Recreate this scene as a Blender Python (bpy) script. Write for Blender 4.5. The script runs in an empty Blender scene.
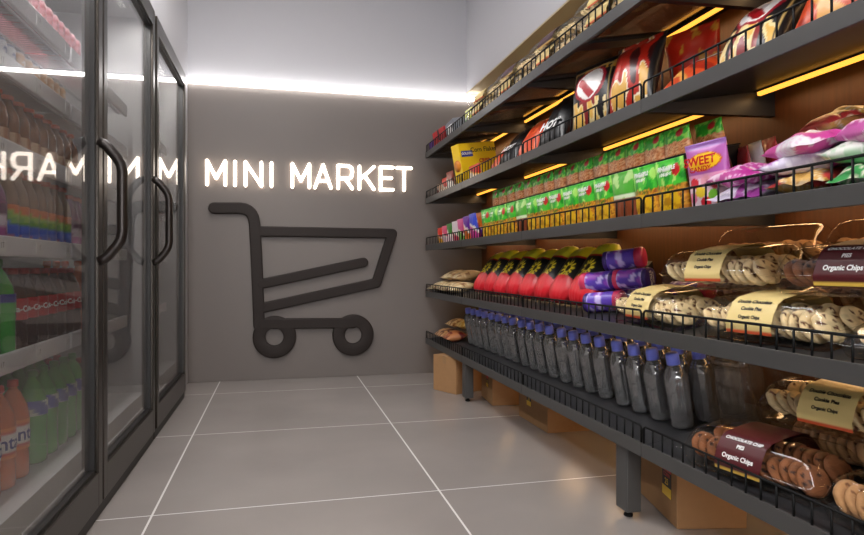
import bpy, bmesh, math, random
from mathutils import Vector, Matrix, noise
random.seed(7)
C = bpy.context.scene.collection
PI = math.pi
# ------------------------------------------------------------------ basics
def lin(c):
    return c / 12.92 if c <= .04045 else ((c + .055) / 1.055) ** 2.4
def hexc(h):
    return tuple(lin(int(h[i:i + 2], 16) / 255) for i in (0, 2, 4))
MATS = {}
def mat(name, col='808080', rough=.5, metal=0, spec=.5, emit=None, estr=0, coat=0, bump=0, bscale=40, noise_amt=0, nscale=8, sheen=0):
    if name in MATS: return MATS[name]
    m = bpy.data.materials.new(name); m.use_nodes = True
    nt = m.node_tree; b = nt.nodes['Principled BSDF']
    c = hexc(col) if isinstance(col, str) else col
    b.inputs['Base Color'].default_value = (*c, 1)
    b.inputs['Roughness'].default_value = rough
    b.inputs['Metallic'].default_value = metal
    b.inputs['Specular IOR Level'].default_value = spec
    b.inputs['Coat Weight'].default_value = coat
    if emit:
        b.inputs['Emission Color'].default_value = (*emit, 1); b.inputs['Emission Strength'].default_value = estr
    if noise_amt or bump:
        tc = nt.nodes.new('ShaderNodeTexCoord')
    if noise_amt:
        n = nt.nodes.new('ShaderNodeTexNoise'); n.inputs['Scale'].default_value = nscale; n.inputs['Detail'].default_value = 6
        nt.links.new(tc.outputs['Object'], n.inputs['Vector'])
        mx = nt.nodes.new('ShaderNodeMix'); mx.data_type = 'RGBA'
        nt.links.new(n.outputs['Fac'], mx.inputs['Factor'])
        mx.inputs[6].default_value = (*[x * (1 - noise_amt) for x in c], 1)
        mx.inputs[7].default_value = (*[min(1, x * (1 + noise_amt)) for x in c], 1)
        nt.links.new(mx.outputs[2], b.inputs['Base Color'])
    if bump:
        n2 = nt.nodes.new('ShaderNodeTexNoise'); n2.inputs['Scale'].default_value = bscale
        nt.links.new(tc.outputs['Object'], n2.inputs['Vector'])
        bp = nt.nodes.new('ShaderNodeBump'); bp.inputs['Strength'].default_value = bump; bp.inputs['Distance'].default_value = .01
        nt.links.new(n2.outputs['Fac'], bp.inputs['Height']); nt.links.new(bp.outputs[0], b.inputs['Normal'])
    MATS[name] = m
    return m
def print_mat(name, rough=.3, coat=.15):
    """packaging print: the colours live in the mesh attribute 'Col'"""
    if name in MATS: return MATS[name]
    m = mat(name, rough=rough, coat=coat)
    nt = m.node_tree; a = nt.nodes.new('ShaderNodeAttribute'); a.attribute_name = 'Col'
    nt.links.new(a.outputs['Color'], nt.nodes['Principled BSDF'].inputs['Base Color'])
    return m
def clear_mat(name, tint=(1, 1, 1), rough=.05, ior=1.5, body=0.0, bodycol=(.8, .8, .8), gain=1.0):
    """thin clear sheet: see-through with a Fresnel reflection, no bending"""
    if name in MATS: return MATS[name]
    m = bpy.data.materials.new(name); m.use_nodes = True
    nt = m.node_tree; nt.nodes.clear()
    o = nt.nodes.new('ShaderNodeOutputMaterial'); t = nt.nodes.new('ShaderNodeBsdfTransparent'); g = nt.nodes.new('ShaderNodeBsdfGlossy')
    t.inputs['Color'].default_value = (*tint, 1); g.inputs['Roughness'].default_value = rough
    # Schlick reflectance, the same from both sides of the sheet
    ge = nt.nodes.new('ShaderNodeNewGeometry'); dp = nt.nodes.new('ShaderNodeVectorMath'); dp.operation = 'DOT_PRODUCT'
    nt.links.new(ge.outputs['Incoming'], dp.inputs[0]); nt.links.new(ge.outputs['Normal'], dp.inputs[1])
    def mth(op, a, b=0, cl=False):
        n = nt.nodes.new('ShaderNodeMath'); n.operation = op; n.use_clamp = cl
        for k, q in enumerate((a, b)):
            if isinstance(q, (int, float)): n.inputs[k].default_value = q
            else: nt.links.new(q, n.inputs[k])
        return n.outputs[0]
    f0 = ((ior - 1) / (ior + 1)) ** 2 * gain
    p5 = mth('POWER', mth('SUBTRACT', 1, mth('ABSOLUTE', dp.outputs['Value']), True), 5)
    class _O: pass
    mp = _O(); mp.outputs = [mth('ADD', mth('MULTIPLY', p5, 1 - f0), f0, True)]
    mx = nt.nodes.new('ShaderNodeMixShader')
    nt.links.new(mp.outputs[0], mx.inputs[0]); nt.links.new(g.outputs[0], mx.inputs[2])
    if body:
        d = nt.nodes.new('ShaderNodeBsdfDiffuse'); d.inputs['Color'].default_value = (*bodycol, 1)
        m2 = nt.nodes.new('ShaderNodeMixShader'); m2.inputs[0].default_value = body
        nt.links.new(t.outputs[0], m2.inputs[1]); nt.links.new(d.outputs[0], m2.inputs[2]); nt.links.new(m2.outputs[0], mx.inputs[1])
    else:
        nt.links.new(t.outputs[0], mx.inputs[1])
    nt.links.new(mx.outputs[0], o.inputs['Surface'])
    MATS[name] = m
    return m
# ------------------------------------------------------------------ mesh builders
def obj(name, me, m=None, parent=None, smooth=True, M=None, autos=None):
    if isinstance(me, bmesh.types.BMesh):
        bm = me; me = bpy.data.meshes.new(name)
        bmesh.ops.recalc_face_normals(bm, faces=bm.faces[:]); bm.to_mesh(me); bm.free()
    if m is not None and not me.materials: me.materials.append(m)
    if smooth:
        for p in me.polygons: p.use_smooth = True
        if autos is not None: me.set_sharp_from_angle(angle=math.radians(autos))
    o = bpy.data.objects.new(name, me); C.objects.link(o)
    if parent: o.parent = parent
    if M is not None: o.matrix_basis = M
    return o
def tag(o, label, cat, group=None, kind=None):
    if label: o['label'] = label
    if cat: o['category'] = cat
    if group: o['group'] = group
    if kind: o['kind'] = kind
    return o
def thing(name, label, cat, M=None, group=None):
    o = bpy.data.objects.new(name, None); C.objects.link(o); o.empty_display_size = .05
    if M is not None: o.matrix_basis = M
    return tag(o, label, cat, group)
def copy_thing(src, label, M):
    r = src.copy(); C.objects.link(r); r['label'] = label
    r.matrix_basis = M
    for ch in KIDS.get(src.name, []):
        c = ch.copy(); C.objects.link(c); c.parent = r; c.matrix_basis = ch.matrix_basis.copy()
        for g in KIDS.get(ch.name, []):
            d = g.copy(); C.objects.link(d); d.parent = c; d.matrix_basis = g.matrix_basis.copy()
    return r
KIDS = {}
def remember(root):
    for o in bpy.data.objects:
        if o.parent is not None:
            l = KIDS.setdefault(o.parent.name, [])
            if o not in l: l.append(o)
    return root
def bx(bm, a, b, bev=0, seg=2):
    x0, y0, z0 = a; x1, y1, z1 = b
    vs = [bm.verts.new(p) for p in ((x0, y0, z0), (x1, y0, z0), (x1, y1, z0), (x0, y1, z0), (x0, y0, z1), (x1, y0, z1), (x1, y1, z1), (x0, y1, z1))]
    fs = [bm.faces.new([vs[i] for i in q]) for q in ((0, 3, 2, 1), (4, 5, 6, 7), (0, 1, 5, 4), (1, 2, 6, 5), (2, 3, 7, 6), (3, 0, 4, 7))]
    if bev:
        es = list({e for f in fs for e in f.edges})
        bmesh.ops.bevel(bm, geom=es, offset=bev, segments=seg, affect='EDGES', profile=.5)
def box(a, b, bev=0, seg=2):
    bm = bmesh.new(); bx(bm, a, b, bev, seg); return bm
def tube(bm, pts, r, n=8, closed=False):
    pts = [Vector(p) for p in pts]; rings = []; up = None
    N = len(pts)
    for i, p in enumerate(pts):
        if closed: d = (pts[(i + 1) % N] - pts[i - 1])
        else: d = pts[min(i + 1, N - 1)] - pts[max(i - 1, 0)]
        d.normalize()
        if up is None:
            up = Vector((0, 0, 1)) if abs(d.z) < .9 else Vector((1, 0, 0))
        s = d.cross(up).normalized(); up = s.cross(d).normalized()
        rr = r[i] if isinstance(r, (list, tuple)) else r
        rings.append([bm.verts.new(p + s * rr * math.cos(2 * PI * k / n) + up * rr * math.sin(2 * PI * k / n)) for k in range(n)])
    for i in range(N if closed else N - 1):
        A, B = rings[i], rings[(i + 1) % N]
        for k in range(n): bm.faces.new((A[k], A[(k + 1) % n], B[(k + 1) % n], B[k]))
    if not closed:
        bm.faces.new(rings[0][::-1]); bm.faces.new(rings[-1])
def lathe(prof, n=24, fn=None):
    """prof: (radius, z) pairs; a zero radius closes the shape; fn(angle, r, z) may reshape the radius"""
    bm = bmesh.new(); rings = []
    for r, z in prof:
        if r < 1e-6: rings.append([bm.verts.new((0, 0, z))]); continue
        ring = []
        for k in range(n):
            a = 2 * PI * k / n; q = fn(a, r, z) if fn else r
            ring.append(bm.verts.new((q * math.cos(a), q * math.sin(a), z)))
        rings.append(ring)
    for A, B in zip(rings, rings[1:]):
        if len(A) == 1 and len(B) == 1: continue
        for k in range(n):
            k2 = (k + 1) % n
            if len(A) == 1: bm.faces.new((A[0], B[k2], B[k]))
            elif len(B) == 1: bm.faces.new((A[k], A[k2], B[0]))
            else: bm.faces.new((A[k], A[k2], B[k2], B[k]))
    return bm
def paint(me, fn):
    """fn(co) -> hex colour, stored per point"""
    at = me.color_attributes.new('Col', 'FLOAT_COLOR', 'POINT')
    for i, v in enumerate(me.vertices):
        c = fn(v.co)
        if isinstance(c, str): c = hexc(c)
        at.data[i].color = (*c, 1)
def capsule(bm, p, q, w, z0, z1, c=.006, n=8):
    """a flat bar with round ends in the XZ plane standing out along -Y from z0 to z1"""
    p = Vector(p); q = Vector(q); d = q - p
    a0 = math.atan2(d.y, d.x) if d.length > 1e-9 else 0
    def ring(rad, y):
        out = []
        for k in range(n + 1):
            a = a0 + PI / 2 + PI * k / n; out.append((p.x + rad * math.cos(a), p.y + rad * math.sin(a)))
        for k in range(n + 1):
            a = a0 - PI / 2 + PI * k / n; out.append((q.x + rad * math.cos(a), q.y + rad * math.sin(a)))
        return [bm.verts.new((x, y, z)) for x, z in out]
    R = [ring(w / 2, z0), ring(w / 2, z1 + c), ring(w / 2 - c * .35, z1 + c * .35), ring(w / 2 - c, z1)]
    L = len(R[0])
    for A, B in zip(R, R[1:]):
        for k in range(L): bm.faces.new((A[k], A[(k + 1) % L], B[(k + 1) % L], B[k]))
    bm.faces.new(R[0][::-1]); bm.faces.new(R[-1])
def text_mesh(s, size, bold=0, wide=1.0, spacing=1.0):
    """flat lettering in the XY plane, centred on the origin"""
    cu = bpy.data.curves.new('lettering', 'FONT'); cu.body = s; cu.size = size; cu.align_x = 'CENTER'; cu.align_y = 'CENTER'
    cu.offset = bold; cu.space_character = spacing; cu.resolution_u = 3
    o = bpy.data.objects.new('lettering', cu); C.objects.link(o)
    dg = bpy.context.evaluated_depsgraph_get(); dg.update()
    me = bpy.data.meshes.new_from_object(o.evaluated_get(dg))
    bpy.data.objects.remove(o); bpy.data.curves.remove(cu)
    me.materials.clear()
    for v in me.vertices: v.co.x *= wide
    return me
def text_on(s, size, m, parent, fn, name='lettering', bold=0, wide=1.0):
    """lettering whose flat (x, y) is laid on a surface by fn(x, y) -> (X, Y, Z)"""
    me = text_mesh(s, size, bold, wide)
    bm = bmesh.new(); bm.from_mesh(me); bpy.data.meshes.remove(me)
    bmesh.ops.triangulate(bm, faces=bm.faces[:])
    for _ in range(1): bmesh.ops.subdivide_edges(bm, edges=[e for e in bm.edges if e.calc_length() > size * .25], cuts=1)
    for v in bm.verts: v.co = Vector(fn(v.co.x, v.co.y))
    return obj(name, bm, m, parent, smooth=False)
# ------------------------------------------------------------------ words
ORD = ('first second third fourth fifth sixth seventh eighth ninth tenth eleventh twelfth thirteenth fourteenth fifteenth sixteenth '
       'seventeenth eighteenth nineteenth twentieth twenty-first twenty-second twenty-third').split()
# ------------------------------------------------------------------ materials
M_shelf = mat('shelf_steel', '424140', .42, .0, .5)
M_plate = mat('shelf_plate_steel', '28282a', .42, .0, .4)
M_black = mat('black_wire', '020202', .55, spec=.25)
M_brk = mat('bracket_steel', '222224', .45)
M_blackp = mat('black_plastic', '0c0c0d', .4)
M_kraft = mat('cardboard', 'a07850', .8, noise_amt=.08, nscale=30)
M_tube = mat('warm_led_tube', 'ffb040', emit=(1, .42, .05), estr=1.8)
M_wled = mat('white_led_strip', 'ffffff', emit=(1, .97, .95), estr=13)
M_sign = mat('lit_sign_letter', 'ffffff', emit=(1, .86, .72), estr=3.6)
M_frame = mat('fridge_frame_metal', '3f3a35', .3, .75)
M_frame2 = mat('fridge_gasket', '181615', .5)
M_inner = mat('fridge_liner', 'a9a8a8', .45)
M_rail = mat('price_rail_plastic', 'e6e6e8', .35)
M_wire = mat('fridge_shelf_wire', '9d9d9f', .3, .5)
M_print = print_mat('printed_film', .36, .15)
M_card = print_mat('printed_card', .45, .1)
M_cookie = print_mat('baked_crumb', .75, 0)
M_clear = clear_mat('clear_plastic_shell', (.97, .96, .94), .04, 1.45, .0, gain=1.3)
M_glass = clear_mat('fridge_door_glass', (.86, .86, .86), .015, 1.52, .03, (.75, .73, .72), gain=1.2)
M_white = mat('white_print', 'f0f0ee', .4)
M_ink = mat('dark_print', '1b1416', .5)
M_blue = mat('blue_cap_plastic', '8490ff', .4)
M_navy = mat('blue_print', '1b2c86', .4)
M_red = mat('red_print', 'c4141e', .4)
M_yel = mat('yellow_print', 'f2c51a', .4)
# ------------------------------------------------------------------ the room
BY = 5.74        # back wall
def floor_mat():
    m = mat('floor_tile', 'aaa7a4', .2, 0, .5)
    nt = m.node_tree; L = nt.links; b = nt.nodes['Principled BSDF']
    tc = nt.nodes.new('ShaderNodeTexCoord'); sx = nt.nodes.new('ShaderNodeSeparateXYZ'); L.new(tc.outputs['Object'], sx.inputs[0])
    def line(out, off, per, w):
        a = nt.nodes.new('ShaderNodeMath'); a.operation = 'ADD'; a.inputs[1].default_value = -off + per * 20 + per / 2; L.new(out, a.inputs[0])
        c = nt.nodes.new('ShaderNodeMath'); c.operation = 'MODULO'; c.inputs[1].default_value = per; L.new(a.outputs[0], c.inputs[0])
        d = nt.nodes.new('ShaderNodeMath'); d.operation = 'SUBTRACT'; d.inputs[1].default_value = per / 2; L.new(c.outputs[0], d.inputs[0])
        e = nt.nodes.new('ShaderNodeMath'); e.operation = 'ABSOLUTE'; L.new(d.outputs[0], e.inputs[0])
        g = nt.nodes.new('ShaderNodeMath'); g.operation = 'LESS_THAN'; g.inputs[1].default_value = w; L.new(e.outputs[0], g.inputs[0])
        return g.outputs[0]
    gx = line(sx.outputs['X'], -.493, 1.188, .0042); gy = line(sx.outputs['Y'], 2.71, 1.235, .0032)
    mx = nt.nodes.new('ShaderNodeMath'); mx.operation = 'MAXIMUM'; L.new(gx, mx.inputs[0]); L.new(gy, mx.inputs[1])
    n = nt.nodes.new('ShaderNodeTexNoise'); n.inputs['Scale'].default_value = 1.3; n.inputs['Detail'].default_value = 7; L.new(tc.outputs['Object'], n.inputs['Vector'])
    r = nt.nodes.new('ShaderNodeMix'); r.data_type = 'RGBA'; L.new(n.outputs['Fac'], r.inputs['Factor'])
    r.inputs[6].default_value = (*hexc('827b77'), 1); r.inputs[7].default_value = (*hexc('9a938e'), 1)
    k = nt.nodes.new('ShaderNodeMix'); k.data_type = 'RGBA'; L.new(mx.outputs[0], k.inputs['Factor']); L.new(r.outputs[2], k.inputs[6])
    k.inputs[7].default_value = (*hexc('dcd8d4'), 1); L.new(k.outputs[2], b.inputs['Base Color'])
    rr = nt.nodes.new('ShaderNodeMapRange'); rr.inputs[3].default_value = .16; rr.inputs[4].default_value = .3
    L.new(n.outputs['Fac'], rr.inputs[0]); L.new(rr.outputs[0], b.inputs['Roughness'])
    return m
def wood_mat():
    m = mat('wood_veneer', '8a5426', .5)
    nt = m.node_tree; L = nt.links; b = nt.nodes['Principled BSDF']
    tc = nt.nodes.new('ShaderNodeTexCoord'); mp = nt.nodes.new('ShaderNodeMapping'); mp.inputs['Scale'].default_value = (1, 26, 1.2)
    L.new(tc.outputs['Object'], mp.inputs[0])
    n = nt.nodes.new('ShaderNodeTexNoise'); n.inputs['Scale'].default_value = 2.2; n.inputs['Detail'].default_value = 8; L.new(mp.outputs[0], n.inputs['Vector'])
    k = nt.nodes.new('ShaderNodeMix'); k.data_type = 'RGBA'; L.new(n.outputs['Fac'], k.inputs['Factor'])
    k.inputs[6].default_value = (*hexc('3c200d'), 1); k.inputs[7].default_value = (*hexc('63391a'), 1)
    L.new(k.outputs[2], b.inputs['Base Color'])
    return m
M_upper = mat('white_plaster', 'c3c2c6', .8, bump=.05, bscale=200)
M_lower = mat('grey_wall_panel', '6c645f', .5, noise_amt=.03, nscale=3)
M_ceil = mat('ceiling_white', 'd8d8d8', .9)
M_warmlit = mat('warm_lit_beige', 'c3b08c', .7)  # beige paints in the warm light on the soffit and upper wood wall
def struct(name, bm, m, smooth=False):
    o = obj(name, bm, m, smooth=smooth); o['kind'] = 'structure'; return o
struct('floor', box((-1.75, -3.2, -.1), (2.0, 5.95, 0)), floor_mat())
struct('ceiling', box((-1.75, -3.2, 3.6), (2.0, 5.95, 3.7)), M_ceil)
struct('wall_back', box((-1.75, BY, 0), (2.0, 5.95, 3.6)), M_upper)
struct('trim_1', box((-.757, BY - .02, .0), (1.888, BY + .001, 2.565), .002), M_lower)
struct('wall_front', box((-1.75, -3.3, 0), (2.0, -3.2, 3.6)), M_lower)
struct('wall_right', box((1.89, -3.2, 0), (2.0, BY, 2.65)), wood_mat())
struct('trim_2', box((1.74, -3.2, 2.65), (2.0, BY, 3.6)), M_upper)
struct('trim_3', box((1.742, -3.2, 2.638), (1.89, BY - .001, 2.65)), M_warmlit)
struct('trim_4', box((1.884, -3.2, 2.18), (1.891, BY - .001, 2.639)), M_warmlit)  # beige sheet over the wood, its colour stands for warm LED light
bm = bmesh.new()
bx(bm, (-1.75, -3.2, 2.475), (-.76, BY, 3.6)); bx(bm, (-1.75, 5.115, 0), (-.76, BY, 2.475)); bx(bm, (-1.75, -3.2, 0), (-.76, 1.55, 2.475)); bx(bm, (-1.75, 1.55, 0), (-1.5, 5.115, 2.475))
struct('wall_left', bm, M_upper)
# added glowing pane and frame behind the camera, fill light for shelf fronts
bm = bmesh.new()
for q in ((-.62, .3, -.55, 2.7), (1.45, .3, 1.52, 2.7), (.42, .37, .48, 2.63)): bx(bm, (q[0], -3.2, q[1]), (q[2], -3.14, q[3]))
for q in ((-.62, .3, 1.52, .37), (-.62, 2.63, 1.52, 2.7)): bx(bm, (q[0], -3.2, q[1]), (q[2], -3.141, q[3]))
struct('added_fill_frame', bm, M_shelf)
struct('added_fill_pane', box((-.55, -3.199, .37), (1.45, -3.18, 2.63)), mat('added_fill_glow', 'ffffff', emit=(.98, .98, 1), estr=9))
# the white light line along the top of the grey panel
t = thing('light_strip', 'long white light strip running across the back wall above the lit sign', 'light', Matrix.Translation((0, BY, 2.58)))
obj('diffuser', box((-.755, -.060, -.010), (1.885, -.001, .010), .004), M_wled, t, smooth=False)
obj('halo_baffle', box((-.757, -.028, .0102), (1.887, -.001, .0125)), mat('halo_baffle_alu', 'c8c8c8', .3, .6), t, smooth=False)  # added unseen baffle, trims the strip's halo on the wall above
# ceiling lamps (the room's own light, above the picture)
for i, y in enumerate((-1.6, .9, 3.5)):
    t = thing('ceiling_panel_light', ('ceiling light panel behind the camera', 'ceiling light panel over the near end of the aisle', 'ceiling light panel over the far end of the aisle')[i],
              'light', Matrix.Translation((-.25, y, 3.6)), 'ceiling light panels')
    obj('frame', box((-.42, -.92, -.03), (.42, .92, -.0005), .004), M_shelf, t, smooth=False)
    obj('diffuser', box((-.4, -.9, -.036), (.4, .9, -.029)), mat('panel_diffuser', 'ffffff', emit=(1, .98, .97), estr=10.5), t, smooth=False)
# ------------------------------------------------------------------ the sign on the back wall
def wall_x(u):
    k = (u - 432) / 628; return (BY - .03) * (.2374 + .9714 * k) / (.9714 - .2374 * k)
LET = {
 'M': [[(0, 0), (0, 1), (.5, .28), (1, 1), (1, 0)]], 'I': [[(.5, 0), (.5, 1)]], 'N': [[(0, 0), (0, 1), (1, 0), (1, 1)]],
 'A': [[(0, 0), (.5, 1), (1, 0)], [(.2, .3), (.8, .3)]],
 'R': [[(0, 0), (0, 1), (.72, 1), (.93, .93), (1, .75), (.93, .52), (.72, .44), (0, .44)], [(.5, .44), (1, 0)]],
 'K': [[(0, 0), (0, 1)], [(1, 1), (.08, .45)], [(.35, .6), (1, 0)]], 'E': [[(1, 0), (0, 0), (0, 1), (1, 1)], [(0, .52), (.88, .52)]],
 'T': [[(0, 1), (1, 1)], [(.5, 1), (.5, 0)]]}
spans = [('M', -.60, -.405), ('I', -.365, -.325), ('N', -.255, -.085), ('I', -.035, .005), ('M', .135, .315), ('A', .335, .50), ('R', .53, .685), ('K', .725, .875), ('E', .90, 1.035), ('T', 1.055, 1.20)]
spans = [(c, wall_x(180 + a / 2.973), wall_x(180 + b / 2.973)) for c, a, b in (('M', 76, 140), ('I', 157, 171), ('N', 190, 247), ('I', 265, 279), ('M', 329, 389), ('A', 396, 453), ('R', 465, 516), ('K', 528, 580), ('E', 591, 636), ('T', 640, 690))]
t = thing('wall_sign', 'glowing warm white letters MINI MARKET on the grey back wall', 'sign', Matrix.Translation((0, BY - .02, 0)))
for c, x0, x1 in spans:
    bm = bmesh.new(); w = .028; a, b = x0 + w / 2, x1 - w / 2
    if c == 'I': a = b = (x0 + x1) / 2
    for pl in LET[c]:
        P = [(a + (b - a) * px, 1.686 + w / 2 + (.232 - w) * pz) for px, pz in pl]
        for k_, (p, q) in enumerate(zip(P, P[1:])): capsule(bm, p, q, w, -.018, -.042 - .0004 * k_, .004, 6)
    obj('letter', bm, M_sign, t, smooth=False)
    bm = bmesh.new()
    for px in ((a + b) / 2,): tube(bm, [(px, .001, 1.80), (px, -.02, 1.80)], .004, 6)
    obj('standoff_pin', bm, M_blackp, t)
# the trolley relief
M_cart = mat('trolley_relief_paint', '29221f', .6, spec=.25, noise_amt=.04)
t = thing('wall_trolley_relief', 'big dark brown shopping cart outline fixed on the back wall', 'wall decoration', Matrix.Translation((0, BY - .02, 0)))
def wp(zx, zy):
    u = 180 + zx / 2.677; v = 200 + zy / 2.677
    x = wall_x(u); tt = .2374 * x + .9714 * (BY - .03)
    return (x, 1 - (v - 266) / 628 * tt)
W = .098
def bars(name, pl, w=W, d=0):
    bm = bmesh.new()
    for k, (p, q) in enumerate(zip(pl, pl[1:])): capsule(bm, p, q, w, .001, -.044 - d - .00025 * k, .010, 8)
    return obj(name, bm, M_cart, t, smooth=False)
bars('handle', [wp(92, 22), wp(162, 22), wp(174, 24), wp(184, 29), wp(192, 37), wp(197, 48), wp(200, 65)])
bars('post', [wp(200, 65), wp(206, 180), wp(212, 335)], d=.0016)
bars('basket_frame', [wp(205, 84), wp(567, 90), wp(525, 222), wp(222, 288)], .09)
bars('basket_bar', [wp(220, 224), wp(490, 167)], .088, d=.003)
bars('base_bar', [wp(222, 331), wp(463, 329)], .092, d=.0031)
for c in ((253, 366), (463, 361)):
    cx, cz = wp(*c); bm = bmesh.new()
    prof = [(.215 * .44, .001), (.186, .001), (.186, -.036), (.182, -.043), (.174, -.046), (.088, -.046), (.080, -.043), (.0765, -.036), (.0765, .001)]
    n = 40; rings = [[bm.verts.new((cx + (r if i else .0765) * math.cos(2 * PI * k / n), y, cz + (r if i else .0765) * math.sin(2 * PI * k / n))) for k in range(n)] for i, (r, y) in enumerate(prof[:-1])]
    for i in range(len(rings)):
        A, B = rings[i], rings[(i + 1) % len(rings)]
        for k in range(n): bm.faces.new((A[k], A[(k + 1) % n], B[(k + 1) % n], B[k]))
    obj('wheel', bm, M_cart, t, autos=40)
# ------------------------------------------------------------------ display shelves on the right
XF, XB = 1.31, 1.888
TH = math.radians(10); TN = math.tan(TH)
ZB = [.290, .720, 1.142, 1.568, 1.988]            # underside of the front lip, from the bottom up
JO = [.905, 2.085, 3.266, 4.447, 5.61]
Y0 = -.275
JA = [Y0] + JO
def surf(i, x): return ZB[i] + .042 + (x - XF - .012) * TN
def SM(i, x, y, rz=0, rx=0, ry=0, h=0):
    """a place on shelf i: x, y in the room, tilted with the shelf; local -X faces the aisle"""
    base = Matrix.Translation((x, y, surf(i, x) + .0008)) @ Matrix.Rotation(-TH, 4, 'Y') @ Matrix.Translation((0, 0, h))
    return base @ Matrix.Rotation(rz, 4, 'Z') @ Matrix.Rotation(ry, 4, 'Y') @ Matrix.Rotation(rx, 4, 'X')
tiers = ['lowest grey steel shelf on legs with black wire rail holding the blue-capped bottles', 'second grey shelf from the floor with the sunflower bags and purple canisters',
         'middle grey shelf with wire rail under the green pineapple pouches', 'fourth grey shelf from the floor with the cereal box and crisp bags', 'topmost grey shelf with smoked glass panes near the ceiling']
M_pane = clear_mat('smoked_shelf_glass', (.55, .45, .38), .08, 1.5, .12, (.35, .22, .14))
for i, zb in enumerate(ZB):
    root = thing('display_shelf', tiers[i], 'shelf', Matrix.Translation((XF, 0, zb)), 'tilted display shelves on the wood wall')
    def hz(x): return .042 + (x - .012) * TN       # local plate top
    if i < 4:
        for y0, y1 in zip(JA, JA[1:]):
            bm = bmesh.new(); D = XB - XF
            vs = [bm.verts.new(p) for y in (y0 + .001, y1 - .001) for p in ((.008, y, hz(.008) - .016), (D, y, hz(D) - .016), (D, y, hz(D)), (.008, y, hz(.008)))]
            for q in ((0, 1, 2, 3), (7, 6, 5, 4), (0, 4, 5, 1), (1, 5, 6, 2), (2, 6, 7, 3), (3, 7, 4, 0)): bm.faces.new([vs[k] for k in q])
            obj('shelf_plate', bm, M_plate, root, smooth=False)
    else:
        D = XB - XF
        for y0, y1 in zip(JA, JA[1:]):
            ym = (y0 + y1) / 2
            for a, b in ((y0, ym), (ym, y1)):
                bm = bmesh.new()
                def slab(x0, x1, ya, yb, lo, hi):
                    vs = [bm.verts.new(p) for y in (ya, yb) for p in ((x0, y, hz(x0) + lo), (x1, y, hz(x1) + lo), (x1, y, hz(x1) + hi), (x0, y, hz(x0) + hi))]
                    for q in ((0, 1, 2, 3), (7, 6, 5, 4), (0, 4, 5, 1), (1, 5, 6, 2), (2, 6, 7, 3), (3, 7, 4, 0)): bm.faces.new([vs[k] for k in q])
                slab(.008, .06, a, b, -.022, 0); slab(D - .10, D, a, b, -.022, 0); slab(.06, D - .10, a, a + .055, -.022, 0); slab(.06, D - .10, b - .055, b, -.022, 0)
                f = obj('shelf_plate', bm, M_plate, root, smooth=False)
                bm = bmesh.new(); slab(.055, D - .095, a + .05, b - .05, -.010, -.004)
                obj('glass_pane', bm, M_pane, f, smooth=False)
    for y0, y1 in zip(JA, JA[1:]):
        obj('front_lip', box((0, y0 + .0012, 0), (.012, y1 - .0012, .052), .0015), M_shelf, root, smooth=False)
        # wire rail: frame with rounded corners and close uprights
        bm = bmesh.new(); a, b = y0 + .008, y1 - .008; x = .006; zt = .115
        tube(bm, [(x, a, .045), (x, a, zt - .012), (x, a + .004, zt - .004), (x, a + .012, zt), (x, b - .012, zt), (x, b - .004, zt - .004), (x, b, zt - .012), (x, b, .045)], .0042, 6)
        n = 20
        for k in range(1, n): tube(bm, [(x, a + (b - a) * k / n, .045), (x, a + (b - a) * k / n, zt)], .0034, 5)
        obj('wire_rail', bm, M_black, root)
    for y in (JO if i else JO):
        ya = y - .03 if y == JO[-1] else y - .015
        bm = bmesh.new(); D = XB - XF
        vs = [bm.verts.new(p) for yy in (ya, ya + .03) for p in ((.013, yy, .004), (D, yy, .018), (D, yy, hz(D) - .0165), (.013, yy, hz(.013) - .0165))]
        for q in ((0, 1, 2, 3), (7, 6, 5, 4), (0, 4, 5, 1), (1, 5, 6, 2), (2, 6, 7, 3), (3, 7, 4, 0)): bm.faces.new([vs[k] for k in q])
        obj('bracket', bm, M_brk, root, smooth=False)
    if True:
        for y0, y1 in zip(JA, JA[1:]):
            xx = 1.80 - XF; z = hz(xx) - .0165
            tb = obj('light_tube', box((xx - .009, y0 + .03, z - .022), (xx + .009, y1 - .03, z - .004), .004), M_tube, root, smooth=False)
            obj('tube_mount', box((xx - .012, y0 + .028, z - .006), (xx + .012, y1 - .028, z + .001)), M_brk, tb, smooth=False)
            obj('tube_shade', box((xx - .0125, y0 + .028, z - .0085), (xx - .0098, y1 - .028, z)), M_brk, tb, smooth=False)
            la = bpy.data.lights.new('tube_light', 'AREA'); la.shape = 'RECTANGLE'; la.size = .02; la.size_y = 1.08; la.energy = 1.15; la.color = (1, .62, .30)
            lo = bpy.data.objects.new('tube_light', la); C.objects.link(lo); lo.location = (1.80, (y0 + y1) / 2, zb + z - .025)
    if i == 0:
        for y in (2.26, 4.46, .06):
            for lx in (.022, .512):
                lg = obj('leg', box((lx, y - .043, -zb + .028), (lx + .062, y + .043, (.0045 if lx < .1 else .01)), .003), M_shelf, root, smooth=False)
                obj('foot', lathe([(0, -zb), (.017, -zb), (.019, -zb + .005), (.017, -zb + .01), (.012, -zb + .012), (.012, -zb + .03), (0, -zb + .03)], 14), M_black, lg, M=Matrix.Translation((lx + .031, y, 0)))
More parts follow.
